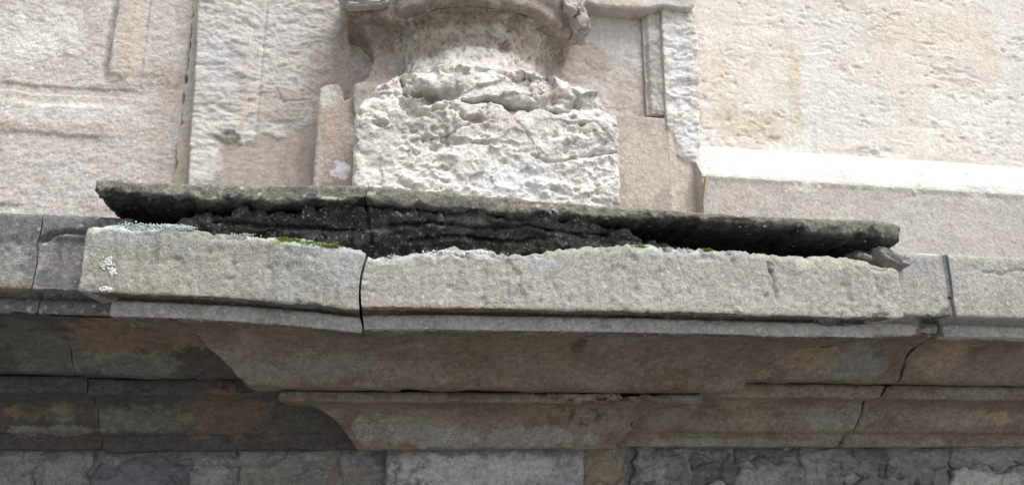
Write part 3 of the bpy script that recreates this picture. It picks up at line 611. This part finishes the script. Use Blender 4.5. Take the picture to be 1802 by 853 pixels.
sweep('corona_block', co, M['corona_r'], shift(profRA, .004), pr_, wob(jR + .010, 8, .003), X9, (False, False), .9, .0045, 2, None, gd(.0018, .003, 12, chipR), bRR)
ls = panel('joint_filler', co, M['slate'], jR - .0125, jR + .0105, PZ(1675, 522, .1), .572, lambda x, z: .107 + 0 * x, .3, .004, .002, blobs([(1675, 490, 20, 60, (.17,.18,.20), .9)], .1, 47), 49)
ls['label'] = 'smooth dark grey strip of filler in the joint'
panel('joint_filler', co, M['mortar'], jR - .0125, jR + .0105, .384, PZ(1675, 523, .1), lambda x, z: .112 + rough(x, z, .006, 60, 60, 48), .3, .004, .002, None, 50)
def vl3(pts):                              # x as a function of z along a crack that follows the moulding in depth
    q = np.array([P(a, b, c) for a, b, c in pts]); q = q[np.argsort(q[:, 2])]
    return lambda z: np.interp(z, q[:, 2], q[:, 0])
ckB = vl3([(1655, 588, .17), (1622, 618, .27), (1602, 645, .36), (1585, 668, .43), (1577, 684, .45)])
ckC = vl3([(1562, 676, .52), (1548, 706, .52), (1530, 730, .62), (1506, 758, .69), (1484, 768, .72), (1476, 795, .72)])
bRB2 = blobs([(1440, 625, 70, 26, (.25,.19,.115), .6), (1360, 650, 40, 14, (.24,.185,.12), .6), (1530, 630, 60, 34, (.17,.175,.155), .75), (1680, 630, 60, 30, (.24,.185,.125), .6), (1560, 618, 10, 8, (.06,.06,.05), .7), (1760, 640, 60, 30, (.18,.14,.115), .5)], .3, 51)
sweep('ovolo_block', co, M['soffit'], shift(profRB, .008), pr_, XR - .6, lambda z: ckB(z) - .009 + (fbm(z, 0, 0, 60, 3, 71) - .5) * .012, (False, False), .95, .005, 2, None, gd(.001, .004, 13), bRB2)
sweep('ovolo_block', co, M['soffit'], shift(profRB, .010), pr_, lambda z: ckB(z) + .009 + (fbm(z, 0, 0, 60, 3, 72) - .5) * .012, X9, (False, False), .95, .005, 2, None, gd(.001, .003, 14), bRB2)
bRC2 = blobs([(1480, 735, 110, 24, (.20,.20,.175), .7), (1300, 700, 70, 16, (.23,.19,.14), .5), (1340, 740, 60, 16, (.22,.17,.13), .5), (1400, 690, 120, 10, (.22,.18,.155), .6), (1700, 735, 120, 18, (.23,.185,.155), .6), (1780, 735, 30, 12, (.28,.21,.13), .6), (1300, 778, 200, 10, (.19,.195,.17), .7), (1650, 780, 100, 10, (.2,.19,.16), .6), (1700, 693, 120, 10, (.20,.195,.17), .6)], .6, 52)
sweep('cyma_block', co, M['soffit'], shift(profRC, .009), pr_, XR - .95, lambda z: ckC(z) - .006 + (fbm(z, 0, 0, 60, 3, 73) - .5) * .008, (False, False), .95, .0045, 2, None, gd(.001, .003, 15, lambda x, y, z: .006 * np.exp(-((x - ckC(z)) / .012) ** 2)), bRC2)
sweep('cyma_block', co, M['soffit'], shift(profRC, .0095), pr_, lambda z: ckC(z) + .006 + (fbm(z, 0, 0, 60, 3, 74) - .5) * .008, X9, (False, False), .95, .0045, 2, None, gd(.001, .003, 16, lambda x, y, z: .01 * np.exp(-((x - ckC(z)) / .012) ** 2)), bRC2)

# ------------------------------------------------------------------ loose slab and black stone on top of the cornice
s_top = hl(.02, [(160, 318), (170, 314), (260, 318), (340, 322), (450, 323), (560, 323), (640, 325), (720, 332), (800, 338), (880, 345), (1000, 356), (1130, 366), (1300, 376), (1450, 384), (1540, 386), (1572, 389), (1584, 394)])
s_bot = hl(.02, [(160, 338), (175, 342), (210, 341), (260, 347), (300, 352), (380, 356), (450, 358), (520, 356), (600, 355), (640, 353), (700, 360), (760, 367), (840, 372), (900, 377), (980, 381), (1060, 384), (1130, 386), (1200, 389), (1290, 394), (1330, 400), (1400, 402), (1412, 399), (1414, 407), (1450, 413), (1520, 419), (1560, 425), (1584, 427)])
def slab_z(x, z):
    t = s_top(x) + (fbm(x, 0, 0, 40, 3, 301) - .5) * .004; b = s_bot(x) + (fbm(x, 3, 0, 45, 4, 302) - .5) * .016
    return b + z * (t - b)
profS = [(.36, 1.06, 1), (.05, 1.03, 0), (.012, 1.0), (.0, .86), (.0, .12), (.010, .0), (.05, -.10), (.12, -.16), (.36, -.22, 1)]
def rs(prof):                              # profile with a normalised height: scale for sampling, then back
    return [(a[0], a[1] * .042) + tuple(a[2:]) for a in prof]
def slab(name, x0, x1, sd, label, paint):
    f0 = paint
    def paint(x, y, z):                      # black crust on the ragged lower edge; underside shade painted black too
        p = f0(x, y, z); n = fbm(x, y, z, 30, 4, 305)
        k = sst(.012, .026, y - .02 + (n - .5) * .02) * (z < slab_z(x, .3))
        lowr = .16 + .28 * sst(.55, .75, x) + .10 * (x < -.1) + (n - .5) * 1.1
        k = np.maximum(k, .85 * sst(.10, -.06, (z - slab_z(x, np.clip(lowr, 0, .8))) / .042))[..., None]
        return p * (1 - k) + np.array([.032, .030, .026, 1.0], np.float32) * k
    o = sweep(name, None, M['slab'], rs(profS), .02, x0, x1, (False, False), .4, .004, 1, lambda x, z: slab_z(x, z / .042), gd(.004, .004, sd, lambda x, y, z: .012 * sst(.56, .72, fbm(x, y, z, 24, 4, 310 + sd)) * sst(.02, -.01, z - s_bot(np.clip(x, -.69, 1.5)))), paint)
    return o
sxm = PX(645, 340, .02)
def xs_left(z): return XL + .0 + .055 * (1 - np.clip(z / .042, -.3, 1)) * 0 + (fbm(z * 20, 0, 0, 8, 3, 303) - .5) * .02
bS1 = blobs([(380, 352, 14, 4, (.52,.58,.56), .9), (490, 352, 22, 4, (.38,.44,.42), .8), (170, 345, 10, 8, (.42,.42,.42), .6), (580, 348, 60, 3, (.46,.44,.4), .7), (300, 372, 200, 20, (.06,.058,.05), .85), (560, 365, 90, 6, (.05,.05,.05), .8)], .02, 53)
s1 = slab('capping_slab', xs_left, wob(sxm - .001, 11, .003), 1, '', bS1)
tag(s1, 'shorter left gritty capping slab lifted above the sagging cornice block', 'stone slab', group='capping slabs on the cornice')
bS2 = blobs([(655, 340, 10, 4, (.56,.56,.56), .8), (760, 355, 120, 8, (.13,.125,.125), .6), (940, 362, 70, 4, (.36,.28,.21), .6), (975, 376, 8, 8, (.62,.62,.62), .9), (1165, 378, 20, 7, (.17,.165,.175), .8), (1250, 395, 200, 10, (.055,.05,.045), .85), (1400, 425, 220, 16, (.055,.05,.045), .9), (1450, 408, 40, 5, (.33,.36,.35), .6), (1380, 402, 30, 4, (.16,.16,.18), .7), (1090, 366, 60, 4, (.33,.30,.25), .5), (1345, 378, 120, 5, (.36,.30,.25), .4)], .02, 54)
s2 = slab('capping_slab', wob(sxm + .001, 11, .003), wob(PX(1582, 405, .02), 12, .012), 2, '', bS2)
tag(s2, 'long right gritty capping slab, black underneath, with a notch near its end', 'stone slab', group='capping slabs on the cornice')

c_top = hl(.06, [(300, 400), (345, 386), (400, 374), (460, 369), (560, 366), (640, 364), (700, 368), (780, 372), (818, 368), (850, 376), (880, 378), (905, 372), (960, 386), (1040, 396), (1080, 396), (1110, 412), (1150, 424), (1180, 432), (1240, 440)])
def core_z(x, z): return .40 + z * (c_top(x) + (fbm(x, 9, 0, 50, 3, 304) - .5) * .006 - .40)
profK = [(.32, 1.0, 1), (.02, 1.0), (.004, .985), (-.004, .9), (.006, .7), (.03, .5), (.05, .2), (.32, .2, 1)]
profK = [(a[0], a[1] * .2) + tuple(a[2:]) for a in profK]
def core_d(x, y, z): return 0.03 * 2 * (fbm(x, y, z, (9, 9, 34), 5, 320) - .5) + .016 * 2 * (fbm(x, y, z, 60, 4, 321) - .5) + crack(x, z, .08, [(960, 408), (1000, 402), (1060, 412)], .006, .025, 22) + crack(x, z, .08, [(645, 370), (648, 400), (655, 430)], .004, .02, 23) + crack(x, z, .06, [(380, 392), (470, 398), (560, 402), (640, 410)], .005, .03, 25) + crack(x, z, .06, [(690, 398), (760, 392), (840, 402), (930, 398), (1000, 410), (1070, 415)], .005, .035, 26) + crack(x, z, .06, [(720, 424), (800, 418), (880, 426), (960, 422)], .005, .03, 27) + .012 * facets(x, z, 16, 520, .9)
bK = blobs([(820, 398, 90, 18, (.10,.10,.10), .6), (700, 400, 50, 22, (.07,.075,.07), .6), (500, 395, 60, 12, (.06,.062,.06), .5), (940, 400, 50, 14, (.085,.085,.075), .6), (820, 395, 50, 14, (.20,.20,.20), .5), (1010, 412, 60, 8, (.19,.18,.18), .7), (820, 372, 40, 4, (.42,.40,.40), .9), (740, 372, 70, 4, (.34,.32,.32), .85), (890, 376, 30, 3, (.36,.34,.34), .8), (660, 408, 40, 4, (.22,.26,.25), .5), (880, 425, 70, 10, (.05,.06,.025), .5), (1100, 420, 40, 10, (.05,.06,.045), .6), (450, 400, 60, 10, (.04,.05,.045), .4)], .08, 55)
k1 = sweep('black_stone', None, M['core'], profK, .05, PX(318, 400, .08), PX(1235, 430, .08), (False, False), .4, .0042, 2, lambda x, z: core_z(x, z / .2), core_d, bK)
tag(k1, 'long black crusted stone showing in the gap under the capping slabs', 'stone')
k2 = rock('stone_fragment', None, M['corona'], P(1562, 455, .09) + np.array([0, .02, -.004]), (.056, .07, .022), 94, -.30, .6, 5, 2.2, (.25, .24, .23, .7))
tag(k2, 'small wedge of broken stone under the right tip of the long slab', 'stone fragment')
k3 = rock('stone_chip', None, M['corona'], P(1522, 452, .05) + np.array([0, .01, -.001]), (.020, .03, .006), 95, -.25, .5, 4, 2.2)
tag(k3, 'thin flake of grey stone on the fascia left of the broken wedge', 'stone chip')

# ------------------------------------------------------------------ growths and marks on the cornice
def clump(name, mat, pts, label, cat, r, n, seed):
    rnd = random.Random(seed); V = []; F = []
    for (cx, cy, cz, sx, sz) in pts:
        for _ in range(n):
            a = rnd.gauss(0, .45); b = rnd.gauss(0, .45); s = r * rnd.uniform(.5, 1.3)
            c = Vector((cx + a * sx, cy + rnd.uniform(-.002, .004), cz + b * sz)); k = len(V)
            for d in ((1,0,0), (-1,0,0), (0,1,0), (0,-1,0), (0,0,1), (0,0,-1)):
                V.append(c + Vector(d) * s * rnd.uniform(.7, 1.2))
            F += [(k+f0, k+f1, k+f2) for f0, f1, f2 in ((0,2,4),(2,1,4),(1,3,4),(3,0,4),(2,0,5),(1,2,5),(3,1,5),(0,3,5))]
    me = bpy.data.meshes.new(name); me.from_pydata([tuple(v) for v in V], [], F)
    me.polygons.foreach_set('use_smooth', np.ones(len(me.polygons), bool))
    zero_paint(me)
    o = link(name, me, mat, None); tag(o, label, cat, 'stuff'); return o
def at(px, py, Y, w, h): q = P(px, py, Y); s = (Y + 2) / FPX; return (q[0], q[1], q[2], w * s, h * s)
clump('moss', M['moss'], [at(505, 423, .003, 20, 5), at(535, 428, .003, 28, 5), at(580, 432, .003, 20, 3)], 'bright green moss on the broken edge of the left block', 'moss', .0026, 230, 1)
clump('moss', M['moss'], [at(1245, 439, .004, 12, 3), at(1125, 433, .004, 18, 2.5)], 'green moss specks along the broken edge of the long right block', 'moss', .0022, 70, 2)
clump('lichen', M['lichen'], [at(265, 399, .002, 55, 6), at(320, 401, .002, 20, 5)], 'pale bluish lichen crust on the left block under the slab', 'lichen', .0026, 260, 3)
clump('lichen', M['lichen'], [at(560, 430, .003, 20, 3), at(430, 413, .003, 30, 3), at(690, 452, .003, 18, 4), at(1195, 438, .003, 40, 3), at(1300, 447, .003, 20, 3), at(1450, 458, .002, 40, 4)], 'scattered pale lichen specks along the broken top edge of the fascia', 'lichen', .0022, 45, 6)
clump('lichen', M['dropping'], [at(800, 445, .002, 45, 4), at(840, 444, .002, 20, 4)], 'white crumbly crust on the broken top edge under the black stone', 'crust', .0032, 150, 4)
clump('bird_dropping', M['dropping'], [at(190, 462, -.001, 9, 12), at(198, 478, -.001, 7, 10), at(186, 508, -.001, 10, 4)], 'white bird dropping on the left end of the projecting fascia', 'dropping', .0030, 70, 5)

# splinter of wood by the ledge
sp = bpy.data.meshes.new('wood_splinter')
q0, q1 = P(1244, 308, .645), P(1237, 362, .645); t = .006
sp.from_pydata([(q1[0] - .002, .64, q1[2]), (q1[0] + .002, .64, q1[2]), (q1[0] + .002, .65, q1[2]), (q1[0] - .002, .65, q1[2]), (q0[0] - t, .637, q0[2] - .006), (q0[0] + t, .637, q0[2]), (q0[0] + t, .653, q0[2]), (q0[0] - t, .653, q0[2] - .006)], [],
               [(3, 2, 1, 0), (4, 5, 6, 7), (0, 1, 5, 4), (1, 2, 6, 5), (2, 3, 7, 6), (3, 0, 4, 7)])
zero_paint(sp)
tag(link('wood_splinter', sp, M['wood'], None), 'thin splinter of pale wood between pilaster and ledge', 'splinter')

# ------------------------------------------------------------------ lower pilaster and rubble walls below the cornice
pl2 = thing('pilaster', 'smooth grey stone pilaster under the projecting middle of the cornice', 'pilaster')
YL = .745
panel('stone', pl2, M['rubble'], PX(680, 820, YL), PX(1029, 820, YL), -.75, .012, lambda x, z: YL + rough(x, z, .003, 12, 40, 401) + crack(x, z, YL, [(860, 826), (880, 828), (895, 838)], .003, .006, 24), .95, .004, .008,
      blobs([(850, 825, 170, 30, (.36,.355,.34), .8), (740, 805, 60, 10, (.30,.31,.32), .5), (990, 840, 60, 30, (.27,.27,.29), .6), (960, 830, 50, 4, (.38,.38,.38), .6)], YL, 61), 402)
panel('stone', pl2, M['rubble'], PX(680, 820, YL), PX(1029, 820, YL), -2.6, -.754, lambda x, z: YL + rough(x, z, .003, 12, 40, 403), .95, .02, .01, None, 404)
def rubble(parent, stones, Y, seed):
    for i, (pts, mat, dy, am, pb) in enumerate(stones):
        x0, x1, ya, yb_ = pts
        panel('stone', parent, M[mat], PX(x0, 825, Y), PX(x1, 825, Y), PZ((x0 + x1) / 2, yb_, Y), min(.024, PZ((x0 + x1) / 2, ya, Y)), lambda x, z, s=seed + i, d=dy, a=am: Y + d + rough(x, z, a * 1.3, 7, 18, s, 5, .6) + rough(x, z, a * .8, 30, 52, s + 50, 4, .5) + a * .45 * facets(x, z, 11, s + 70, .9), Y + .12, .004, .010, blobs(pb, Y, seed + i) if pb else None, seed + i, wob=.085, wf=13)
lwr = thing('rubble_wall', 'grey rubble stone wall under the right half of the cornice', 'wall')
YB = .80
rubble(lwr, [
    ((1016, 1112, 770, 905), 'rubble', -.012, .008, [(1060, 825, 40, 40, (.22,.165,.115), .8)]),
    ((1108, 1206, 770, 860), 'rubble', -.03, .022, [(1150, 830, 30, 20, (.30,.29,.27), .6)]),
    ((1200, 1345, 800, 850), 'slate', .0, .016, [(1280, 805, 60, 8, (.14,.14,.12), .6)]),
    ((1175, 1300, 770, 806), 'rubble', .006, .008, [(1240, 798, 60, 14, (.13,.13,.115), .6)]),
    ((1290, 1400, 770, 812), 'slate', .002, .01, None),
    ((1290, 1420, 818, 900), 'rubble', -.012, .010, [(1340, 845, 50, 20, (.26,.26,.25), .6)]),
    ((1190, 1292, 845, 930), 'rubble', -.015, .014, [(1250, 848, 30, 8, (.36,.36,.36), .7)]),
    ((1400, 1482, 770, 905), 'rubble', -.004, .008, [(1430, 835, 40, 30, (.24,.23,.21), .6)]),
    ((1478, 1570, 770, 835), 'slate', .004, .010, [(1510, 820, 40, 12, (.22,.22,.2), .5)]),
    ((1478, 1600, 840, 920), 'rubble', -.01, .010, None),
    ((1565, 1668, 770, 850), 'rubble', -.012, .016, [(1610, 825, 40, 26, (.17,.165,.165), .6)]),
    ((1604, 1672, 848, 920), 'slate', -.004, .01, None),
    ((1662, 1905, 825, 960), 'rubble', -.02, .007, [(1740, 845, 90, 30, (.36,.37,.33), .8)]),
    ((1662, 1910, 768, 824), 'rubble', -.004, .012, [(1750, 800, 80, 20, (.25,.24,.22), .6)]),
    ((1100, 1192, 862, 960), 'rubble', -.01, .012, None),
    ((1900, 2060, 768, 850), 'rubble', -.012, .012, None), ((1905, 2120, 855, 965), 'rubble', -.006, .010, None), ((2058, 2300, 766, 852), 'slate', -.01, .010, None)], YB, 420)
panel('mortar_bed', lwr, M['mortar'], PX(1020, 825, YB), 4.2, -.35, .03, lambda x, z: YB + .010 + rough(x, z, .010, 20, 25, 450), YB + .15, .006, .01, blobs([(1400, 815, 300, 30, (.15,.145,.135), .7)], YB, 62), 451)
panel('lower_courses', lwr, M['rubble'], PX(1020, 825, YB), 4.2, -2.6, -.352, lambda x, z: YB + .01 + rough(x, z, .03, 5, 8, 452), YB + .15, .02, .02, None, 453)
lwl = thing('rubble_wall', 'dark grey rubble stone wall under the left half of the cornice', 'wall')
rubble(lwl, [
    ((-170, 74, 775, 920), 'rubble', -.006, .010, [(20, 830, 60, 40, (.20,.195,.18), .6)]),
    ((70, 172, 775, 900), 'rubble', -.012, .008, [(110, 835, 40, 30, (.21,.205,.22), .6)]),
    ((168, 352, 802, 910), 'slate', -.004, .010, [(240, 840, 60, 20, (.12,.125,.145), .6)]),
    ((168, 345, 775, 806), 'rubble', .0, .006, [(300, 808, 24, 8, (.10,.13,.125), .7)]),
    ((348, 415, 775, 890), 'rubble', -.01, .012, [(375, 835, 24, 20, (.25,.27,.25), .6)]),
    ((410, 604, 775, 905), 'rubble', -.006, .008, [(480, 840, 60, 30, (.15,.15,.125), .7), (590, 845, 14, 30, (.16,.11,.09), .7)]),
    ((606, 700, 775, 905), 'rubble', .004, .008, [(630, 840, 24, 20, (.17,.15,.125), .6)])], YB, 460)
panel('mortar_bed', lwl, M['mortar'], -2.3, PX(690, 825, YB), -.35, .03, lambda x, z: YB + .010 + rough(x, z, .010, 20, 25, 480), YB + .15, .006, .01, blobs([(300, 815, 400, 30, (.14,.135,.125), .7)], YB, 63), 481)
panel('lower_courses', lwl, M['rubble'], -2.3, PX(690, 825, YB), -2.6, -.352, lambda x, z: YB + .01 + rough(x, z, .03, 5, 8, 482), YB + .15, .02, .02, None, 483)
